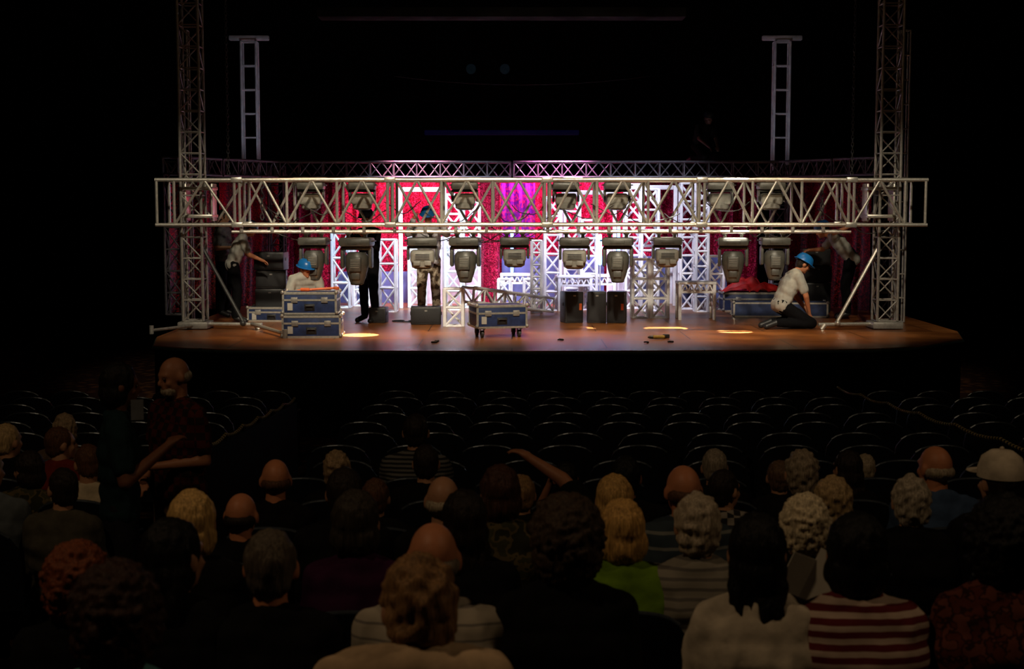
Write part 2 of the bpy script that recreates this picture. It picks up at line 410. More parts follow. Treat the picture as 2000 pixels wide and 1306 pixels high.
A(537,892,'seated balding man in dark shirt','balding',BRN,DARK,SK2,yaw=.2,row=4)
A(673,910,'seated person with short black hair in black top','short',DKBR,DARK,SK1,row=3)
A(658,880,'seated person with grey-blond hair','wavy',(.3,.21,.12),DARK,SK1,row=5)
A(865,925,'seated man with thin grey hair','balding',GREY,DARK,SK1,row=3)
A(968,908,'seated person with auburn hair in camouflage shirt','bob',(.05,.02,.012),CAMO,row=3,dx=.02)
A(733,932,'seated person with short brown hair','short',BRN,DARK,row=4)
A(1018,925,'seated person with light brown hair','short',(.24,.14,.06),DARK,row=4)
A(1417,915,'seated man with short brown hair in plaid shirt','short',DKBR,PLAID,yaw=-.8,row=4)
A(1396,875,'seated man with short grey hair','short',(.26,.22,.17),DARK,row=5)
A(1628,930,'seated woman with short spiky blond hair','wavy',(.38,.27,.14),DARK,row=3)
A(1522,897,'seated person with brown hair','short',(.12,.07,.04),DARK,row=5)
A(1566,879,'seated person with grey hair','wavy',(.26,.21,.15),DARK,row=4)
A(1780,928,'seated man with thick grey hair in dark shirt','wavy',(.36,.31,.24),DARK,row=3,bulk=1.1)
A(1955,884,'seated man in a white baseball cap','short',DKBR,DARK,row=3,hat=('cap',cloth((.55,.48,.38))),yaw=.3)
A(1655,878,'seated person with long dark hair','long',DKBR,DARK,yaw=.4,row=5)
A(1690,885,'seated man with grey hair in grey shirt','short',GREY,cloth((.12,.12,.12)),row=6)
A(1828,866,'seated balding man in blue shirt','balding',GREY,BLUS,SK2,row=4,bulk=1.1,yaw=.4)
A(1222,888,'seated person with dark hair raising bare forearm','short',BLKH,DARK,(.3,.13,.07),row=4,long=False,
  arms=dict(el=[(-.33,.05,1.12),(.19,.03,.69)],wr=[(-.5,.12,1.22),(.12,.24,.64)]))
A(1105,900,'seated person with raised hand holding pale cloth','short',BLKH,DARK,(.3,.13,.07),row=5,long=False,
  arms=dict(el=[(-.19,.2,.85),(.19,.03,.69)],wr=[(-.1,.16,1.08),(.12,.24,.64)]))
A(812,806,'seated child in white and black striped shirt','short',DKBR,stripes('child_stripes',(.12,.12,.12),(.015,.015,.015),12,.5),row=6)
A(832,866,'seated person with dark hair','short',DKBR,DARK,row=5)
A(14,826,'seated person with fair hair in dark clothes','short',(.45,.32,.16),DARK,row=6,yaw=-.5)
A(124,808,'seated person with grey-blond hair','wavy',(.3,.22,.14),cloth((.1,.07,.05)),row=7,yaw=.5)
A(118,832,'seated person with short brown hair in dark red top','short',BRN,REDS,row=6,yaw=-1.0,eyes=True)
A(170,868,'seated person in cream shirt bending forward','short',BRN,WSH,row=5,yaw=.5,pitch=.3)
A(52,880,'seated woman with dark hair in patterned olive top','bob',DKBR,CAMO,row=5,yaw=1.0)
A(-8,872,'seated person with grey hair in blue-grey shirt','short',GREY,cloth((.08,.095,.11)),row=4,yaw=-.3,dx=-.05)
A(112,912,'seated person with brown hair in dark olive top','short',DKBR,cloth((.06,.055,.04)),row=4,yaw=.6,dx=.02)
# standing in the aisle
D=7.7;k=ang(697);h=1.965+.055*D-k*D;p=XD(350,D,1.3)
J=mod(stand(),el=[(-.23,-.02,1.14),(.24,-.02,1.14)],wr=[(-.06,.2,1.12),(.06,.22,1.02)])
person('standing bald man with white beard in dark red plaid shirt',J,(p.x,D,floorz(D)),R_(140),h/1.75,-.15,.2,0,(.34,.15,.085),'balding',(.26,.21,.16),
  checker('red_plaid',(.06,.008,.006),(.015,.007,.007),22),cloth((.12,.08,.045)),bulk=1.15,eyes=True,beard=(.34,.28,.21),seed=71)
D=7.0;h=1.965+.055*D-ang(712)*D;p=XD(236,D,1.3)
J=mod(stand(),wr=[(-.24,.05,.88),(.06,.26,1.30)],el=[(-.235,-.03,1.13),(.25,.03,1.14)])
person('standing woman with dark hair in teal top holding paper',J,(p.x,D,floorz(D)),R_(-75),h/1.75,.1,.1,0,(.16,.065,.035),'bob',BLKH,
  cloth((.008,.022,.026)),eyes=True,seed=72)
b=B(); b.box((0,0,0),(.06,.004,.1),None)
single('paper_program',b,mat('paper_shaded',(.10,.11,.13),.8),'white paper programme held by standing woman','paper',W(268,800,6.93),.3)  # white paper given a dark colour to stand in for dim light
b=B(); R=Matrix.Rotation(R_(25),3,'Y'); b.box((-.05,0,0),(.12,.003,.24),R@Matrix.Rotation(.5,3,'Z')); b.box((.05,0,0),(.12,.003,.24),R@Matrix.Rotation(-.4,3,'Z'))
single('paper_program',b,PAPER,'folded white programme held open by seated woman','paper',W(1575,1150,4.6))

# ---------------- crew
GREYS=mat('crew_grey_shirt',(.36,.35,.31),.85,0,.15,10,.2); BLUEH=mat('blue_hard_hat',(.01,.14,.42),.3,0,.1); BLEACH=blotch('bleached_denim',[(.06,.04,.025),(.28,.22,.16),(.6,.55,.46)],7)
DKH=mat('dark_hard_hat',(.01,.02,.04),.4)
p=ST(1540,641)
person('kneeling stagehand in grey shirt and blue hard hat beside case',mod(kneel(),wr=[(-.06,.30,.22),(.1,.26,.20)]),p,R_(-80),1.06,0,.55,0,SK2,'short',DKBR,GREYS,DARK,hat=('hard',BLUEH),eyes=True,seed=81,vox=.011)
p=ST(590,646)
person('crouching stagehand in grey shirt and blue hard hat behind cases',mod(kneel(),wr=[(-.1,.34,.55),(.12,.34,.55)],el=[(-.22,.12,.5),(.24,.12,.5)],hd=(0,.12,.86)),p+V((0,.35,0)),R_(195),1.02,.4,.25,0,SK2,'short',DKBR,GREYS,DARK,hat=('hard',BLUEH),eyes=True,gloves=ORG,seed=82)
up=mod(stand(),el=[(-.30,.14,1.36),(.30,.14,1.36)],wr=[(-.2,.22,1.58),(.2,.22,1.58)],hd=(0,.05,1.63))
p=ST(838,627)
person('stagehand in blue hard hat and bleached jeans reaching up to truss',up,p,R_(175),1.0,0,.35,0,SK2,'short',DKBR,cloth((.5,.5,.55)),BLEACH,hat=('hard',BLUEH),eyes=True,seed=83,long=True)
p=ST(722,629)
person('stagehand dressed in black standing under truss',mod(up,el=[(-.27,.1,1.2),(.27,.1,1.25)],wr=[(-.15,.26,1.35),(.2,.24,1.45)]),p,R_(140),.98,.2,.2,0,SK1,'short',DKBR,DARK,DARK,hat=('hard',DKH),seed=84,long=True)
bend=mod(stand(),pel=(0,-.05,.93),che=(0,.06,1.22),nb=(0,.13,1.38),hd=(0,.24,1.49),sh=[(-.18,.1,1.34),(.18,.1,1.34)],el=[(-.24,.2,1.09),(.24,.2,1.09)],wr=[(-.18,.40,1.0),(.18,.40,1.0)],hp=[(-.09,-.04,.9),(.09,-.04,.9)])
p=ST(462,630)
person('stagehand in light grey shirt leaning toward loudspeakers',bend,p,R_(-75),.96,0,.35,0,SK2,'short',DKBR,GREYS,DARK,hat=('hard',DKH),seed=85)
p=ST(438,618)
person('stagehand in grey shirt standing beside truss tower',mod(stand(),wr=[(-.2,.25,1.2),(.2,.25,1.15)]),p,R_(-100),.98,0,.2,0,SK1,'short',DKBR,cloth((.10,.10,.10)),DARK,seed=86)
p=ST(1652,622)
bend2=mod(stand(),pel=(0,-.08,.92),che=(0,.12,1.16),nb=(0,.24,1.29),hd=(0,.38,1.36),sh=[(-.18,.2,1.25),(.18,.2,1.25)],hp=[(-.09,-.06,.89),(.09,-.06,.89)],el=[(-.3,.22,1.32),(.24,.36,1.06)],wr=[(-.32,.0,1.42),(.12,.55,1.05)])
person('stagehand in grey shirt bending over loudspeakers with raised arm',bend2,p,R_(80),1.03,0,.4,0,SK2,'short',DKBR,GREYS,DARK,hat=('hard',mat('deep_blue_hat',(.01,.06,.2),.4)),seed=87)
p=XD(1372,26,3.68)
person('rigger in dim-light colours kneeling on top of rear truss',kneel(),p,R_(-150),.86,0,.3,0,(.08,.04,.025),'short',DKBR,cloth((.008,.008,.008)),DARK,hat=('hard',DKH),seed=88)  # skin and clothes coloured near black to stand in for dim light

# ---------------- room
b=B()
for (y0,z0,y1,z1) in [(-6,floorz(-6),17,0),(17,0,31.5,0)]:
    b.add([(-13,y0,z0),(13,y0,z0),(13,y1,z1),(-13,y1,z1)],[(0,1,2,3)])
structure('floor',b,carpet('carpet_dark_pattern'),'dark patterned auditorium carpet')
def wallq(name,vs):
    b=B(); b.add(vs,[(0,1,2,3)]); structure(name,b,WALL)
wallq('wall_back',[(-13,31.5,0),(13,31.5,0),(13,31.5,10),(-13,31.5,10)])
wallq('wall_left',[(-13,-6,0),(-13,31.5,0),(-13,31.5,10),(-13,-6,10)])
wallq('wall_right',[(13,-6,0),(13,31.5,0),(13,31.5,10),(13,-6,10)])
wallq('wall_front',[(-13,-6,0),(13,-6,0),(13,-6,10),(-13,-6,10)])
wallq('ceiling',[(-13,-6,10),(13,-6,10),(13,31.5,10),(-13,31.5,10)])
# stage
edge=[]
for px,py in [(300,674),(345,678),(450,682),(650,684),(1000,685),(1300,684),(1600,682),(1720,680),(1800,675),(1880,662)]:
    edge.append(ST(px,py))
edge=[V((edge[0].x-.25,edge[0].y+1.2,SZ))]+edge+[V((edge[-1].x+.3,edge[-1].y+1.2,SZ))]
back=[V((edge[-1].x+.1,31.2,SZ)),V((edge[0].x-.1,31.2,SZ))]
poly=edge+back
stg=thing('stage','low wooden stage with worn brown deck and dark front','stage',(0,18,SZ))
b=B(); n=len(poly); off=V((0,18,SZ))
top=[q-off for q in poly]; low=[q-off-V((0,0,.06)) for q in poly]
b.add(top+low,[tuple(range(n)),tuple(range(2*n-1,n-1,-1))]+[(i,n+i,n+(i+1)%n,(i+1)%n) for i in range(n)])
mk('deck',b.mesh('deck',planks('stage_wood'),False),stg)
b=B(); inn=[q-off-V((0,0,.06)) for q in poly]; 
for q in inn: 
    if q.y<5: q.y+=.04
lo=[V((q.x,q.y,-SZ+.001)) for q in inn]
b.add(inn+lo,[(i,n+i,n+(i+1)%n,(i+1)%n) for i in range(n)])
mk('fascia',b.mesh('fascia',mat('fascia_black',(.004,.004,.005),.9,spec=.05),False),stg)
b=B(); b.path([q-off+V((0,-.012,-.03)) for q in edge],.022,6)
mk('edge_trim',b.mesh('edge_trim',mat('edge_teal',(.04,.07,.07),.5,.2)),stg)

# ---------------- truss helpers
def truss(name,label,cat,p0,p1,w,h,bay,mt,r=.024,rb=.014,up=(0,0,1),style='Z',group=None,faces=(0,1,2,3),rung=True):
    p0=V(p0);p1=V(p1); ax=(p1-p0); L=ax.length; ax.normalize(); sd=ax.cross(V(up)).normalized(); u=sd.cross(ax).normalized()
    t=thing(name,label,cat,p0,0,group)
    cs=[sd*(w/2)*a+u*(h/2)*c for a,c in((-1,-1),(1,-1),(1,1),(-1,1))]
    for c in cs: mk('chord',B().tube(c,c+ax*L,r,r,8).mesh('chord',mt),t)
    n=max(1,round(L/bay)); bl=L/n
    for fi in faces:
        a=cs[fi]; c=cs[(fi+1)%4]; b=B()
        for i in range(n+1):
            if style=='L': mk('rung',B().tube(a+ax*bl*i,c+ax*bl*i,rb,rb,6).mesh('rung',mt),t)
            elif rung: b.tube(a+ax*bl*i,c+ax*bl*i,rb,rb,6)
            if i<n and style!='L':
                q0,q1=(a,c) if (i+fi)%2 else (c,a)
                if style=='W':
                    b.tube(a+ax*bl*i,c+ax*bl*(i+.5),rb,rb,6); b.tube(c+ax*bl*(i+.5),a+ax*bl*(i+1),rb,rb,6)
                else: b.tube(q0+ax*bl*i,q1+ax*bl*(i+1),rb,rb,6)
        if b.v: mk('lattice_bracing',b.mesh('lattice_bracing',mt),t)
    return t
# main front truss
DF=20.5; DB=21.25
zt=W(1000,351,DF).z; zb=W(1000,439,DF).z
xl=XD(303,DF,3).x; xr=XD(1812,DF,3).x
base=V(((xl+xr)/2,DF,zb))
T=thing('lighting_truss','long horizontal aluminium box truss spanning the stage','truss',base)
for y in (DF,DB):
    for z in (zt,zb): mk('chord',B().tube(V((xl,y,z))-base,V((xr,y,z))-base,.028,.028,10).mesh('chord',ALU),T)
ups=[306,340,458,468,560,658,757,767,862,962,1064,1074,1166,1266,1366,1376,1470,1566,1658,1668,1768,1808]
segj=[458,757,1064,1366,1658]
for yi,y in enumerate((DF,DB)):
    for px in ups:
        x=XD(px,DF,3).x; mk('upright',B().tube(V((x,y,zb))-base,V((x,y,zt))-base,.021,.021,8).mesh('upright',ALU),T)
    for a,c in zip(ups[:-1],ups[1:]):
        if c-a<45: continue
        xa,xc=XD(a,DF,3).x,XD(c,DF,3).x; xm=(xa+xc)/2
        z0,z1=(zb,zt) if yi==0 else (zt,zb)
        for u0,u1 in(((xa,z0),(xm,z1)),((xm,z1),(xc,z0))):
            mk('diagonal_brace',B().tube(V((u0[0],y,u0[1]))-base,V((u1[0],y,u1[1]))-base,.019,.019,8).mesh('diagonal_brace',ALU),T)
for px in ups:
    x=XD(px,DF,3).x
    for z in (zt,zb): mk('cross_strut',B().tube(V((x,DF,z))-base,V((x,DB,z))-base,.017,.017,6).mesh('cross_strut',ALU),T)
for px in segj:
    x=XD(px+5,DF,3).x
    for y in (DF,DB):
        for z in (zt,zb): mk('coupler',B().box(V((x,y,z))-base,(.16,.075,.075),None,.012).mesh('coupler',ALU),T)
for y in (DF+.05,DB-.05):
    z=zb-.10; mk('hanging_pipe',B().tube(V((XD(450,DF,3).x,y,z))-base,V((XD(1665,DF,3).x,y,z))-base,.022,.022,8).mesh('hanging_pipe',ALU),T)
for i,px in enumerate(range(470,1660,60)):
    x=XD(px,DF,3).x; mk('pipe_clamp',B().box(V((x,DF+.03,zb-.05))-base,(.045,.06,.13),None,.01).mesh('pipe_clamp',ALUD),T)
# corner sleeves around towers
for px in (380,1730):
    x=XD(px,DF,3).x; tt=thing('tower_sleeve_block','aluminium sleeve block around truss tower','rigging',(x,20.9,zb))
    for z in (zt-zb-.12,.12): mk('collar',B().box((0,0,z),(.42,.42,.05),None,.01).mesh('collar',ALU),tt)
    for dx in(-.19,.19): mk('side_plate',B().box((dx,0,(zt-zb)/2),(.03,.3,zt-zb-.1),None,.008).mesh('side_plate',ALU),tt)
# towers
for px,g in((380,0),(1730,0)):
    x=XD(px,20.9,2).x
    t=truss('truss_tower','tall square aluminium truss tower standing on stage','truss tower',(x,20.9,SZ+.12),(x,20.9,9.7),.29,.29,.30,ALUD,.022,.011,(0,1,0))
    b=B(); b.box((0,0,-.06),(.44,.44,.1),None,.015); mk('base_plate',b.mesh('base_plate',ALUD),t)
    s=1 if px<1000 else -1
    b=B(); b.tube((s*.1,0,-.05),(s*1.0,-.15,-.05),.028); b.tube((s*.9,-.15,-.05),(s*.95,-.15,-.12),.035)
    mk('outrigger_leg',b.mesh('outrigger_leg',ALU),t)
    if s>0:
        b=B(); b.tube((0,-.2,-.06),(s*-.42,-.9,-.07),.022); b.tube((s*-.42,-.9,-.12),(s*-.42,-.9,0),.03); mk('outrigger_leg',b.mesh('outrigger_leg',ALUD),t)
        b=B(); b.tube((.85,-.15,-.04),(1.55,-1.55,-.06),.028); b.tube((1.55,-1.55,-.12),(1.55,-1.55,0),.035); mk('outrigger_leg',b.mesh('outrigger_leg',ALUD),t)
    b=B(); b.tube((s*.14,-.05,1.05),(s*.72,-.15,0),.028); b.sph((s*.72,-.15,-.03),.045); mk('diagonal_stay',b.mesh('diagonal_stay',ALU if s<0 else STEELD),t)
for px,d in((361,22.2),(1763,22.0)):
    x=XD(px,d,4).x
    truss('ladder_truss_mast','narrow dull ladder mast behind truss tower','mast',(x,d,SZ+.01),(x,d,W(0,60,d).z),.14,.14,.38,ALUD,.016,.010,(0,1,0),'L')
for px in (490,1524):
    x=XD(px,26.3,4).x; zt2=W(0,82,26.3).z
    t=truss('lifting_mast','pale ladder-like mast with horizontal bar on top','mast',(x,26.3,SZ+.01),(x,26.3,zt2),.27,.2,.42,WHD,.022,.014,(0,1,0),'L',group='pale lifting masts')
    b=B(); b.box((0,0,zt2-SZ+.06),(.72,.12,.09),None,.02); mk('top_bar',b.mesh('top_bar',WHD),t)
# rear truss (bent)
zr=3.53
pts=[XD(330,23.2,zr),XD(420,24.3,zr),XD(535,25.8,zr),XD(1000,26,zr),XD(1530,25.8,zr),XD(1640,24.3,zr),XD(1740,23.2,zr)]
for a,c in zip(pts[:-1],pts[1:]):
    d=(c-a).normalized()*.03
    truss('rear_truss','shade-darkened aluminium truss section of rear curtain rig','truss',a+d,c-d,.3,.27,.42,ALUR,.022,.013,(0,0,1),'W',group='rear rig truss sections')
for px,d in((330,23.2),(535,25.8),(1530,25.8),(1740,23.2)):
    p=XD(px,d,3); truss('support_tower','shade-darkened aluminium support tower under rear truss','truss tower',(p.x,d+.33,SZ+.01),(p.x,d+.33,3.6),.26,.26,.35,ALUR,.02,.012,(0,1,0),'Z')
# ---------------- curtains
def curtain(px0,px1,D,z0,z1,label,mt,amp=.06,wl=.22,Dc=None):
    x0=XD(px0,D,2.4).x; x1=XD(px1,(Dc or D),2.4).x; D1=Dc or D
    b=B(); n=max(6,int(abs(x1-x0)/.03)); m=10; vs=[]
    for j in range(m+1):
        z=z0+(z1-z0)*j/m
        for i in range(n+1):
            t=i/n; x=x0+(x1-x0)*t; y=D+(D1-D)*t+amp*math.sin(x*6.283/wl+.6*math.sin(z*2))*(1-.25*j/m)+.04*noise.noise(V((x*2,z,0)))
            vs.append((x,y,z))
    b.add(vs,[(j*(n+1)+i,j*(n+1)+i+1,(j+1)*(n+1)+i+1,(j+1)*(n+1)+i) for j in range(m) for i in range(n)])
    o=single('curtain',b,mt,label,'curtain'); return o
curtain(560,1000,27.0,SZ,3.36,'red sequin curtain hanging in pleats behind set',RED)
curtain(1000,1480,27.0,SZ,3.36,'red sequin curtain hanging in pleats behind set',RED)
curtain(937,976,25.7,SZ,3.3,'narrow gathered drop of red sequin fabric',RED,.05,.12)
REDSHADE=glitter('shaded_red_sequin',(.03,.001,.002),(.4,.015,.02),50)  # red sequin again, with the shade of the unlit sides in its colour
curtain(330,420,24.0,SZ,3.3,'red sequin side curtain in shaded colour',REDSHADE,Dc=24.9)
curtain(430,545,25.0,SZ,3.3,'red sequin side curtain in shaded colour',REDSHADE,Dc=26.5)
curtain(1540,1700,26.5,SZ,3.3,'red sequin side curtain in shaded colour',REDSHADE,Dc=24.4)
PNK=glitter('violet_pink_sequin',(.22,.02,.45),(.98,.06,.25),24)
curtain(978,1045,26.6,2.3,3.3,'violet and pink shimmering fabric swag',PNK,.05,.15)
# ---------------- white set pieces
def wcol(px,ytop,D,w,style='Z',depth=None,group='white lattice columns'):
    x=XD(px,D,2).x; z=W(px,ytop,D).z
    truss('white_lattice_column','white-painted square lattice truss column','truss column',(x,D,SZ+.005),(x,D,z),w,depth or w,w*1.25,WHT,.027,.02,(0,1,0),style,group=group)
for a in [(667,455,25.2,.30),(706,470,25.6,.26),(757,468,24.2,.28),(815,452,25.3,.28),(886,380,24.6,.27),(921,395,25.2,.28),
          (1048,470,24.0,.16),(1079,385,24.5,.26),(1117,375,25.2,.26),(1150,430,24.7,.26),(1236,360,25.0,.26),(1268,370,24.4,.28),
          (1342,358,24.8,.24),(1370,372,24.2,.2),(1398,500,24.8,.25),(1251,506,22.9,.26),(1288,506,22.9,.26),(985,545,24.8,.2),(1035,545,24.8,.2)]:
    wcol(*a)
def frame_table():
    o=[]
    w,h,d=.6,.58,.45
    for sx in(-1,1):
        for sy in(-1,1):
            b=B(); b.box((sx*(w/2-.03),sy*(d/2-.03),h/2),(.05,.05,h),None,.008); o.append(('leg',b.mesh('leg',WHT)))
    b=B(); b.box((0,0,h),(w,d,.04),None,.01); b.box((0,-d/2+.03,h-.14),(w-.1,.03,.035)); b.box((0,d/2-.03,h-.14),(w-.1,.03,.035))
    for k in range(5):
        x=-w/2+.06+k*(w-.12)/5; b.tube((x,-d/2+.03,h-.13),(x+.05,-d/2+.03,h-.02),.012); b.tube((x+.05,-d/2+.03,h-.02),(x+.1,-d/2+.03,h-.13),.012)
    o.append(('top_frame',b.mesh('top_frame',WHT)))
    for sx in(-1,1): o.append(('brace',B().tube((sx*(w/2-.03),-d/2+.03,.08),(sx*(w/2-.03),d/2-.03,.4),.014).mesh('brace',WHT)))
    return o
for px,py,rz in((1358,623,0),(1120,606,.1),(1170,603,-.1),(1010,600,0)):
    kit('ftab',frame_table,'white_frame_plinth','white-painted open metal frame plinth','set piece',ST(px,py),rz,group='white frame plinths')
def portal(px0,px1,ytop,D):
    x0,x1=XD(px0,D,2).x,XD(px1,D,2).x; z=W(0,ytop,D).z-SZ; w=x1-x0
    t=thing('white_portal_frame','tall white open portal frame on stage','set piece',((x0+x1)/2,D,SZ))
    for s in(-1,1): mk('post',B().box((s*w/2,0,z/2),(.07,.07,z),None,.01).mesh('post',WHT),t)
    mk('lintel',B().box((0,0,z-.035),(w-.07,.07,.08),None,.01).mesh('lintel',WHT),t)
    mk('crossbar',B().box((0,0,z*.5),(w-.07,.05,.05),None,.01).mesh('crossbar',WHT),t)
portal(783,868,366,25.0); portal(1220,1318,362,25.6); portal(1100,1200,372,25.9)
VIOP=mat('panel_deep_blue',(.09,.11,.28),.6,0,.6,1.5)
def flat(px0,px1,ytop,D,label,mt=None):
    mt=mt or WHT
    x0,x1=XD(px0,D,2).x,XD(px1,D,2).x; z=W(0,ytop,D).z-SZ
    t=thing('scenic_flat',label,'scenery',((x0+x1)/2,D,SZ))
    mk('panel',B().box((0,0,z/2),(x1-x0,.03,z)).mesh('panel',mt),t)
    w=x1-x0
    for k in range(3): mk('stile',B().box((-w/2+.03+k*(w-.06)/2,.05,z/2),(.05,.06,z)).mesh('stile',mt),t)
flat(800,934,462,26.2,'white scenic panel behind lattice columns'); flat(1185,1230,480,26.2,'white scenic panel standing behind lattice columns')
flat(1300,1330,470,26.2,'white scenic panel standing behind lattice columns')
flat(660,798,530,26.45,'deep blue low scenic panel behind columns',VIOP); flat(980,1180,500,26.4,'deep blue scenic panel behind columns',VIOP); flat(1235,1420,500,26.4,'deep blue scenic panel behind columns',VIOP)
BLU=mat('blue_led',(.1,.2,.6),.3,emis=(.2,.55,1.0),estr=6.0)
for px,y0,y1,D in((1172,460,515,24.0),(652,500,575,26.0),(872,470,560,25.6),(1000,455,530,26.2),(1135,480,540,26.0),(1208,440,500,25.6)):
    a=W(px,y1,D);c=W(px,y0,D); t=thing('led_tube','glowing pale blue vertical light tube on stand','light',(a.x,D,SZ),group='blue light tubes')
    mk('tube',B().cap((0,0,a.z-SZ),(0,0,c.z-SZ),.028).mesh('tube',BLU),t); mk('stand',B().tube((0,0,.0),(0,0,a.z-SZ),.012).box((0,0,.01),(.2,.2,.02)).mesh('stand',WHT),t)
# white truss end piece & lying beam
p=ST(886,638)
truss('white_truss_offcut','short white truss piece standing upright on deck','truss',(p.x,p.y+.12,SZ+.005),(p.x,p.y+.12,SZ+.56),.27,.2,.28,WHT,.027,.02,(0,1,0))
truss('white_truss_beam','white truss beam lying sloped on deck','truss',(p.x+.2,p.y+.5,SZ+.45),XD(1070,23.6,SZ+.16),.22,.22,.3,WHT,.022,.014,group=None)
# ---------------- fixtures
def fixbase(o):
    for x in(-.12,.12): b=B(); b.box((x,0,-.03),(.05,.05,.07),None,.01); b.lathe([(.02,-.02),(.045,-.01),(.045,.02),(.02,.03)],(x,0,0),10); o.append(('hook_clamp',b.mesh('hook_clamp',ALUD)))
    b=B(); b.box((0,0,-.115),(.44,.36,.12),None,.03); b.box((0,-.185,-.115),(.2,.01,.05),None,.004); o.append(('base',b.mesh('base',GRYF)))
    for s in(-1,1): o.append(('handle',B().path([V((s*.215,-.08,-.1)),V((s*.25,-.08,-.1)),V((s*.25,.08,-.1)),V((s*.215,.08,-.1))],.01).mesh('handle',BLK)))
def fixA():
    o=[]; fixbase(o)
    b=B(); b.box((0,0,-.20),(.42,.16,.05),None,.02)
    for s in(-1,1): b.box((s*.195,0,-.33),(.05,.15,.28),None,.02); b.lathe([(.05,-.02),(.06,0),(.05,.02)],(s*.2,0,-.42),14,1,Matrix.Rotation(math.pi/2,3,'Y'))
    o.append(('yoke',b.mesh('yoke',GRYF)))
    b=B(); b.lathe([(.03,-.70),(.09,-.69),(.115,-.62),(.15,-.5),(.165,-.4),(.16,-.31),(.12,-.255),(.03,-.25)],(0,0,0),24,.85)
    b.box((0,-.13,-.42),(.17,.05,.2),None,.02); b.box((0,-.1,-.58),(.12,.04,.1),None,.015)
    o.append(('head',b.mesh('head',GRYF)))
    b=B()
    for k in range(5): b.box((0,-.157,-.36-.025*k),(.12,.008,.01))
    o.append(('vent',b.mesh('vent',GRYL)))
    b=B(); b.lathe([(.02,-.712),(.075,-.708),(.1,-.69)],(0,0,0),20,.85); o.append(('lens',b.mesh('lens',LENS))); return o
def fixB():
    o=[]; fixbase(o)
    b=B(); b.box((0,0,-.195),(.44,.16,.04),None,.015)
    for s in(-1,1): b.box((s*.205,0,-.28),(.04,.13,.2),None,.015)
    o.append(('yoke',b.mesh('yoke',GRYF)))
    b=B(); b.box((0,0,-.33),(.35,.32,.19),None,.045,3); b.lathe([(.12,-.50),(.155,-.48),(.165,-.40)],(0,0,0),24); b.box((0,-.165,-.33),(.24,.02,.1),None,.008)
    b.box((-.08,-.17,-.42),(.1,.03,.07),None,.01); b.box((.08,-.17,-.42),(.1,.03,.07),None,.01)
    o.append(('head',b.mesh('head',GRYL)))
    b=B()
    for k in range(4): b.box((0,-.178,-.295-.022*k),(.2,.008,.009))
    o.append(('vent',b.mesh('vent',BLK)))
    b=B(); b.lathe([(.02,-.515),(.11,-.51),(.125,-.50)],(0,0,0),20); o.append(('lens',b.mesh('lens',LENS))); return o
zp=zb-.13
for px,k,sc in((613,'A',.95),(697,'A',1.05),(825,'B',1),(909,'A',1),(1005,'B',.95),(1122,'B',1),(1207,'A',1),(1302,'B',.95),(1432,'A',1.0),(1513,'A',.95)):
    kit('fx'+k,fixA if k=='A' else fixB,'moving_head_light','grey yoke-mounted '+('spot' if k=='A' else 'wash')+' light hanging below truss','stage light',(XD(px,DF+.28,2.3).x,DF+.28,zp),random.uniform(-.15,.15),group='stage lights under truss',scale=sc)
for px in (608,708,908,1105,1205,1405,1505):
    t=kit('fxB',fixB,'moving_head_light','stage light mounted inside upper part of truss','stage light',(XD(px,DB-.2,3).x,DB-.22,zt+.02),math.pi,group='stage lights inside truss',scale=.88)
    mk('top_cover',B().box((0,0,.0),(.56,.34,.05),None,.02).mesh('top_cover',GRYL),t)
# cables on truss
for i in range(26):
    x=random.uniform(xl+1,xr-1); L=random.uniform(.3,.9); z=zb-.1+random.uniform(-.02,.5); pts=[]
    for k in range(9):
        t=k/8; pts.append(V((x+L*t,DF+.35,z-.16*math.sin(math.pi*t)+.02*math.sin(9*t+i))))
    single('power_cable',B().path(pts,.008),BLK,'black cable draped along truss','cable',group='truss cables')
# chains
def chain(px,y0,y1,D,sz,mt):
    a=W(px,y0,D);c=W(px,y1,D); n=int((a.z-c.z)/(sz*1.5)); b=B()
    for k in range(n):
        z=a.z-k*sz*1.5; r=sz*.5
        pts=[V((a.x+(math.cos(t)*r if k%2 else 0),D+(0 if k%2 else math.cos(t)*r),z+math.sin(t)*sz)) for t in [2*math.pi*j/8 for j in range(9)]]
        b.path(pts,sz*.16,5)
    single('hoist_chain',b,mt,'hanging steel hoist chain beside tower','chain')
chain(431,-520,352,21.2,.035,STEELD); chain(1682,-520,352,21.2,.035,STEELD); chain(511,352,440,20.9,.05,STEELD); chain(1607,352,440,20.9,.05,STEELD)

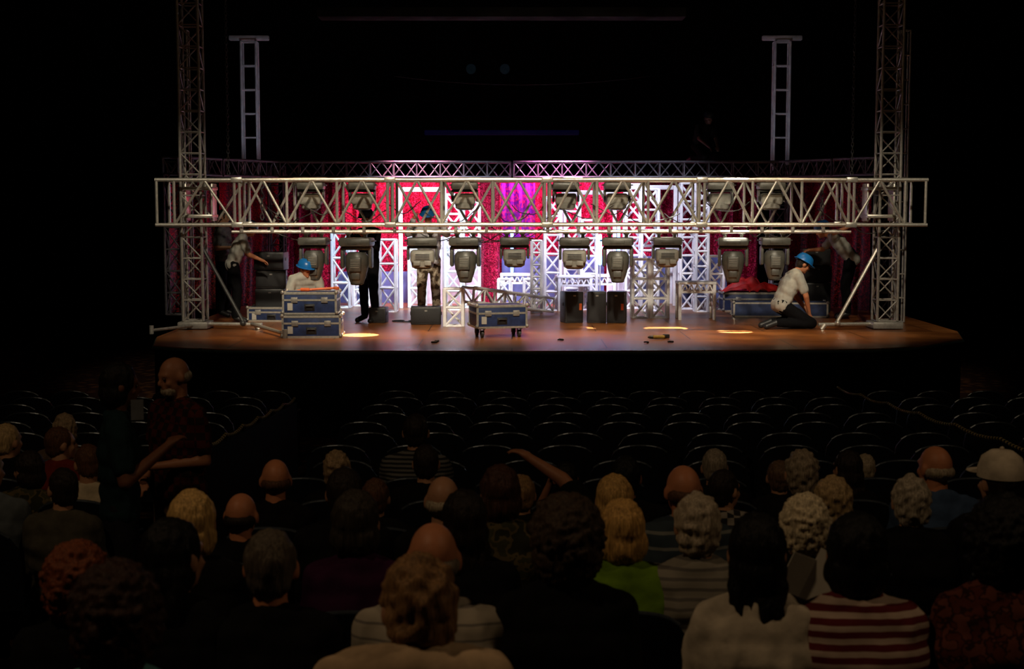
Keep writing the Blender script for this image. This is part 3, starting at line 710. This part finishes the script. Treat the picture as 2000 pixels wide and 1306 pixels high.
# ---------------- cases, speakers
def casekit(L,Dp,H,wheels,open_=False):
    def f():
        o=[]; z0=.13 if wheels else 0
        b=B()
        if open_:
            for s in(-1,1): b.box((0,s*(Dp/2-.01),z0+H/2),(L,.02,H)); b.box((s*(L/2-.01),0,z0+H/2),(.02,Dp-.04,H))
            b.box((0,0,z0+.01),(L-.04,Dp-.04,.02))
        else: b.box((0,0,z0+H/2),(L,Dp,H),None,.006)
        o.append(('body',b.mesh('body',BLUEC)))
        b=B(); e=.026
        zs=(z0+e/2,z0+H-e/2) if open_ else (z0+e/2,z0+H*.66,z0+H-e/2)
        for z in zs:
            for s in(-1,1): b.box((0,s*Dp/2,z),(L+.01,.012,e)); b.box((s*L/2,0,z),(.012,Dp+.01,e))
        if not open_:
            for s in(-1,1): b.box((0,s*(Dp/2-e/2),z0+H),(L+.01,e,.012)); b.box((s*(L/2-e/2),0,z0+H),(e,Dp,.012))
        for sx in(-1,1):
            for sy in(-1,1): b.box((sx*(L/2-e/2+.004),sy*(Dp/2+.0),z0+H/2),(e,.012,H)); b.box((sx*L/2,sy*(Dp/2-e/2+.004),z0+H/2),(.012,e,H))
        o.append(('edge_trim',b.mesh('edge_trim',ALU,False)))
        for sx in(-1,1):
            for sy in(-1,1):
                for z in(z0+.028,z0+H): o.append(('corner_cap',B().sph((sx*L/2,sy*Dp/2,z),.028,None,8,6).mesh('corner_cap',ALUD)))
        if not open_:
            for sx in(-.28,.28): o.append(('latch',B().box((sx*L,-Dp/2-.01,z0+H*.66),(.09,.015,.075),None,.004).mesh('latch',ALUD)))
            b=B(); b.box((0,-Dp/2-.006,z0+H*.33),(.14,.008,.09),None,.003); b.path([V((-.05,-Dp/2-.01,z0+H*.33-.02)),V((-.05,-Dp/2-.03,z0+H*.33+.02)),V((.05,-Dp/2-.03,z0+H*.33+.02)),V((.05,-Dp/2-.01,z0+H*.33-.02))],.008)
            o.append(('handle',b.mesh('handle',BLK)))
            b=B(); b.box((-L*.36,-Dp/2-.006,z0+H*.36),(.07,.004,.1)); o.append(('paper_label',b.mesh('paper_label',PAPER)))
        if wheels:
            for sx in(-1,1):
                for sy in(-1,1):
                    b=B(); c=V((sx*(L/2-.09),sy*(Dp/2-.09),.05)); b.lathe([(.02,-.018),(.05,-.016),(.05,.016),(.02,.018)],c,16,1,Matrix.Rotation(math.pi/2,3,'Y')); b.box(c+V((-.026,0,.03)),(.006,.04,.08)); b.box(c+V((.026,0,.03)),(.006,.04,.08)); b.box(c+V((0,0,.072)),(.08,.08,.012))
                    o.append(('caster_wheel',b.mesh('caster_wheel',STEELD)))
        return o
    return f
p=ST(972,660); kit('c1',casekit(.70,.50,.31,True),'road_case','blue road case with aluminium edges on caster wheels','flight case',p+V((0,.28,0)),R_(14))
p=ST(606,660); kit('c2',casekit(.79,.5,.30,False),'road_case','blue road case with silver edges at bottom of stack','flight case',p+V((0,.27,0)),R_(3))
kit('c3',casekit(.73,.48,.30,False),'road_case','blue road case with silver edges stacked on another case','flight case',p+V((-.015,.28,.316)),R_(1))
p=ST(532,628); kit('c4',casekit(.75,.4,.22,False),'road_case','long low blue case behind tower outrigger','flight case',p+V((0,.2,0)),R_(-4))
p=ST(1532,622); kit('c5',casekit(1.5,.4,.24,False,True),'open_case_tray','long open blue case tray with aluminium edges','flight case',p+V((0,.45,0)),R_(-4))
b=B(); b.tube((0,0,0),(.34,.05,.02),.016); b.box((.36,.05,.02),(.08,.05,.04),None,.01); b.tube((-.12,.02,.0),(.0,0,.0),.024)
single('hand_tool',b,ORG,'orange-handled tool lying on road case','tool',ST(606,660)+V((-.02,.12,.65)))
GRL=mat('speaker_grille',(.02,.02,.022),.55,.3,.5,200,.5)
def spk(w,d,h,sticker):
    def f():
        o=[('cabinet',B().box((0,0,h/2),(w,d,h),None,.015).mesh('cabinet',BLK)),
           ('grille',B().box((0,-d/2-.004,h/2),(w-.05,.012,h-.06),None,.005).mesh('grille',GRL))]
        for s in(-1,1): o.append(('handle',B().box((s*(w/2+.004),0,h*.6),(.01,.12,.05),None,.004).mesh('handle',STEELD)))
        b=B(); b.box((0,-d/2-.012,h-.06),(.04,.004,.02)); o.append(('badge',b.mesh('badge',ALUD)))
        if sticker: b=B(); b.box((w/2-.05,-d/2-.013,h*.52),(.04,.004,.1)); o.append(('sticker',b.mesh('sticker',ORG)))
        return o
    return f
for px,s,rz in((1117,1,.25),(1166,0,0),(1206,1,-.15)):
    kit('sp%d'%s,spk(.29,.3,.48,s),'loudspeaker','black loudspeaker cabinet standing on deck'+(' with orange sticker' if s else ''),'speaker',ST(px,631)+V((0,.16,0)),rz,group='black loudspeakers')
kit('wd1',spk(.46,.3,.27,0),'stage_monitor','low black stage monitor on deck','speaker',ST(831,634)+V((0,.16,0)),.05)
kit('wd2',spk(.26,.28,.24,0),'stage_monitor','small black stage monitor on deck','speaker',ST(738,631)+V((0,.16,0)),-.1)
p=ST(516,629)
kit('sp5',spk(.46,.4,.50,0),'equipment_rack','dark rack box under loudspeakers','equipment',p+V((.05,.45,0)),0)
kit('sp6',spk(.47,.36,.28,0),'loudspeaker','black loudspeaker stacked on rack','speaker',p+V((.05,.45,.505)),.1); kit('sp6',spk(.47,.36,.28,0),'loudspeaker','black loudspeaker on top of stack','speaker',p+V((.05,.45,.79)),-.08,ry=0)
p=ST(1598,611)
kit('sp5','', 'equipment_rack','dark rack box under loudspeakers','equipment',p+V((0,.3,0)),0); kit('sp6','','loudspeaker','black loudspeaker stacked on rack','speaker',p+V((0,.3,.505)),.1); kit('sp6','','loudspeaker','black loudspeaker on top of stack','speaker',p+V((0,.3,.79)),-.1)
# red fabric heap
b=B(); N=40; vs=[]
for j in range(N+1):
    for i in range(N+1):
        x=(i/N-.5)*1.15; y=(j/N-.5)*.6
        z=max(0,min(1,1-(x/.575)**2-(y/.3)**2))*.22*(.6+.5*math.sin(3+x*3.5))+.09*abs(noise.noise(V((x*5,y*6,2))))*2*max(0,1-(x/.575)**4)
        vs.append((x+.02*noise.noise(V((x*7,y*7,5))),y,z))
b.add(vs,[(j*(N+1)+i,j*(N+1)+i+1,(j+1)*(N+1)+i+1,(j+1)*(N+1)+i) for j in range(N) for i in range(N)])
kit('crate',casekit(1.15,.5,.32,False),'road_case','low dark case carrying heap of red fabric','flight case',ST(1478,608)+V((0,.2,0)),0)
single('fabric_heap',b,REDC,'crumpled heap of red fabric on low case','fabric',ST(1478,608)+V((0,.2,.33)))
# drill
t=thing('cordless_drill','yellow and black cordless drill lying on deck','tool',ST(1288,662),R_(10)); t.scale=(.85,.85,.8)
mk('motor_body',B().cap((-.09,0,.035),(.06,0,.035),.032).mesh('motor_body',YEL),t)
mk('chuck',B().lathe([(.03,-.03),(.025,.02),(.012,.05)],(-.14,0,.035),12,1,Matrix.Rotation(-math.pi/2,3,'Y')).mesh('chuck',BLK),t)
mk('grip',B().cap((.05,0,.035),(.12,.1,.03),.024).mesh('grip',BLK),t); mk('battery',B().box((.15,.14,.035),(.1,.07,.065),None,.01).mesh('battery',BLK),t)
for px,py in((848,670),(855,668),(1265,670),(1310,669),(1096,665)):
    single('shackle',B().cap((-.03,0,.015),(.03,0,.015),.013).cap((.03,0,.015),(.02,.04,.015),.01),BLK,'small black rigging shackle lying on deck','hardware',ST(px,py),random.random()*3,group='loose rigging hardware')
b=B(); pts=[V((.15*math.cos(k*.5)+.02*k,.12*math.sin(k*.5),.012)) for k in range(26)]; single('cable_coil',b.path(pts,.01),BLK,'loose black cable coil on deck','cable',ST(770,628))
# upper dark elements
def hung(name,label,loc,me,xs):
    t=thing(name,label,'stage rigging',loc); mk(name+'_body',me,t)
    for x in xs: mk('suspension_cable',B().tube((x,0,.03),(x,0,9.99-loc[2]),.005,.005,5).mesh('suspension_cable',BLKM),t)
hung('overhead_border','faint grey overhead border panel hanging above stage',W(980,27,23.5),B().box((0,0,0),(5.9,.5,.16),None,.02).mesh('border',mat('border_grey',(.022,.022,.024),.9,0,.7,2,spec=.05)),(-2.5,0,2.5))
hung('light_batten','dim blue lit batten hanging at rear of stage',W(980,259,29),B().box((0,0,0),(3.1,.1,.1),None,.02).mesh('batten',mat('blue_batten',(.004,.004,.01),.6,emis=(.03,.035,.5),estr=.012,var=.8,scale=1)),(-1.3,1.3))
for px in(920,986): hung('dim_lamp','dim teal glowing lamp hanging at rear of stage',W(px,135,29),B().lathe([(.05,-.05),(.1,0),(.1,.06)],(0,0,0),14,1,Matrix.Rotation(1.57,3,'X')).mesh('lamp',mat('teal_lamp',(.004,.006,.008),.6,emis=(.02,.2,.3),estr=.010)),(0,))
pts=[W(770+k*50,149+17*(1-((k-5)/5)**2),27) for k in range(11)]
t=thing('suspended_wire','thin sagging wire hung above stage','cable',pts[0]); mk('wire',B().path([q-pts[0] for q in pts],.003).mesh('wire',STEELD),t)
for q in(pts[0],pts[-1]): mk('suspension_cable',B().tube(q-pts[0],V((q.x,q.y,9.99))-pts[0],.003,.003,5).mesh('suspension_cable',BLKM),t)

# ---------------- seating
def chair():
    o=[]; n=12; b=B(); fr=[];bk=[]
    m=6
    for j in range(m+1):
        for i in range(n+1):
            t=i/n*2-1; v=j/m; w=.235*(1-.06*(v**3)); zz=.44+(.36+.045*(1-t*t)-.06*abs(t)**6)*v
            y=-.17-.05*v-.035*(1-t*t)
            fr.append((t*w,y,zz)); bk.append((t*w,y-.028,zz))
    nn=(n+1)*(m+1); fs=[]
    for j in range(m):
        for i in range(n):
            a=j*(n+1)+i; fs.append((a,a+n+1,a+n+2,a+1)); fs.append((nn+a,nn+a+1,nn+a+n+2,nn+a+n+1))
    for j in range(m):
        for i in(0,n):
            a=j*(n+1)+i; fs.append((a,a+n+1,nn+a+n+1,nn+a) if i else (a,nn+a,nn+a+n+1,a+n+1))
    for i in range(n):
        a=i; fs.append((a,a+1,nn+a+1,nn+a)); a=m*(n+1)+i; fs.append((a,nn+a,nn+a+1,a+1))
    b.add(fr+bk,fs); o.append(('backrest',b.mesh('backrest',CHA,True,1.0)))
    b=B(); pts=[V(fr[m*(n+1)+i])+V((0,-.014,.002)) for i in range(1,n)]; b.path(pts,.009,8); o.append(('glint_rim',b.mesh('glint_rim',CHR)))  # glossy tube added along the top edge to give the seat its glint
    b=B(); b.box((0,.02,.40),(.44,.40,.07),None,.03); o.append(('seat',b.mesh('seat',CHA)))
    for s in(-1,1):
        b=B(); b.box((s*.245,.0,.60),(.025,.28,.025),None,.01); b.box((s*.245,-.02,.3),(.02,.06,.6)); b.box((s*.245,0,.012),(.025,.3,.024)); o.append(('armrest',b.mesh('armrest',BLKM)))
    return o
cnt=0
for ri,D in enumerate(ROWS):
    hw=D*.375+.4; xs=[]
    for i,a in AUD:
        if i==ri and all(abs(a-q)>.515 for q in xs): xs.append(a)
    occ=bool(xs)
    off=.26 if ri%2 else 0
    def fill(x,end,st):
        while (x<end if st>0 else x>end):
            if abs(x)<hw and all(abs(x-q)>.515 for q in xs): xs.append(x)
            x+=st
    fill(-1.22+off*.5,3.35,.53 if not occ else .1); fill(3.95+off*.5,hw,.53 if not occ else .1); fill(-2.55-off*.5,-hw,-.53 if not occ else -.1)
    for x in xs:
        kit('chair',chair,'theatre_seat','dark blue upholstered theatre seat with rounded back','seat',(x,D,floorz(D)),0,group='theatre seating'); cnt+=1
print('chairs',cnt)
# barriers
ROPE=stripes('yellow_black_rope',(.42,.33,.12),(.01,.01,.01),5,.5,'Y')
def ropebar(x,y0,y1,label,panel,hh):
    t=thing('barrier_fence',label,'barrier',(x,y0,floorz(y0)))
    n=6; pts=[]
    for k in range(n*4+1):
        y=y0+(y1-y0)*k/(n*4); pts.append(V((0,y-y0,floorz(y)-floorz(y0)+hh+.01-.03*math.sin(math.pi*(k%4)/4))))
    mk('rope',B().path(pts,.013).mesh('rope',ROPE),t)
    for k in range(n+1):
        y=y0+(y1-y0)*k/n; z=floorz(y)-floorz(y0); mk('post',B().tube((0,y-y0,z),(0,y-y0,z+hh),.014).mesh('post',BLKM),t)
    if panel:
        b=B(); y=y1-y0; z=floorz(y1)-floorz(y0); b.add([(-.02,0,.02),(-.02,y,z+.02),(-.02,y,z+hh-.04),(-.02,0,hh-.04),(.02,0,.02),(.02,y,z+.02),(.02,y,z+hh-.04),(.02,0,hh-.04)],[(0,1,2,3),(7,6,5,4),(3,2,6,7),(0,3,7,4),(1,5,6,2)]); mk('panel',b.mesh('panel',BLKM,False),t)
ropebar(-2.2,10.2,14.4,'black aisle barrier topped with yellow and black rope',True,.80)
ropebar(3.52,9.2,15.4,'yellow and black rope strung along aisle',False,.84)

# ---------------- lights
def spot(loc,tgt,e,col,angd,blend=.4,rad=.15,name='spot'):
    l=bpy.data.lights.new(name,'SPOT'); l.energy=e; l.color=col; l.spot_size=R_(angd); l.spot_blend=blend; l.shadow_soft_size=rad
    o=bpy.data.objects.new(name+'_light',l); COL.objects.link(o); o.location=loc; o.rotation_euler=(V(tgt)-V(loc)).to_track_quat('-Z','Y').to_euler(); return o
WARM=(1,.86,.64); COOL=(.82,.82,1)
for x,e in((-4.4,1200),(-2.2,2300),(.2,2800),(2.6,2300),(5.0,1300)):
    spot((x*.8,12.5,7.6),(x,20.5,2.1),e,WARM,24,.6,.2)
for px,e in ((820,1050),(905,1100),(1150,850),(1290,750)):
    spot((XD(px,22.5,3).x,21.9,5.6),XD(px,25.5,1.8),e,COOL,46,.6,.15)
spot((-.5,22.2,4.6),XD(870,25.6,1.7),1000,(.6,.86,1),40,.6)
spot((1.5,22.2,4.6),XD(1150,25.6,1.7),700,(.72,.68,1),40,.6)
spot(XD(667,23.8,4.5),XD(667,25.2,1.7),380,(.45,.78,1),36,.6)
spot((-1.8,25.6,4.6),XD(830,27,2.7),1500,(1,.35,.5),85,.6)
spot((.9,25.6,4.6),XD(1080,27,2.7),1500,(1,.3,.65),85,.6)
for x,e in((-2.6,850),(-.3,950),(2.0,950),(3.7,650)): spot((x,20.0,7.5),(x,19.9,1.1),e,(1,.70,.40),36,.9)
for px,py,e in((703,654,30000),(1435,647,34000),(1300,641,24000),(1120,641,17000)):
    p=ST(px,py); q=V((p.x,p.y+.35,7.5)); spot(q,p,e,(1,.97,.85),4.9 if px in(703,1435) else 6,.25,.01)
spot((-4.2,24.6,4.0),XD(490,26.3,4.8),14,(.8,.85,1),70,.6); spot((4.2,24.6,4.0),XD(1524,26.3,4.8),12,(.8,.85,1),70,.6)  # weak spots added only to brighten the rear masts
def area(loc,tgt,e,col,size):
    l=bpy.data.lights.new('house','AREA'); l.energy=e; l.color=col; l.size=size
    o=bpy.data.objects.new('house_light',l); COL.objects.link(o); o.location=loc; o.rotation_euler=(V(tgt)-V(loc)).to_track_quat('-Z','Y').to_euler(); return o
area((-4.0,2.2,8.5),(0,5,1.5),62,(1,.68,.38),.4)
area((5.5,3.0,8.5),(1.5,5,1.5),36,(1,.68,.38),.4)
w=bpy.data.worlds.new('world'); SC.world=w; w.use_nodes=True; w.node_tree.nodes['Background'].inputs[0].default_value=(.3,.35,.5,1); w.node_tree.nodes['Background'].inputs[1].default_value=.0
SC.view_settings.view_transform='Standard'
# ---------------- camera
cd=bpy.data.cameras.new('cam'); cd.sensor_width=36; cd.lens=36*F/2000; cd.clip_end=200
cam=bpy.data.objects.new('camera',cd); COL.objects.link(cam); cam.location=(0,0,CZ); cam.rotation_euler=(math.pi/2-PT,0,0)
cd.dof.use_dof=True; cd.dof.focus_distance=20.5; cd.dof.aperture_fstop=5.6
SC.camera=cam
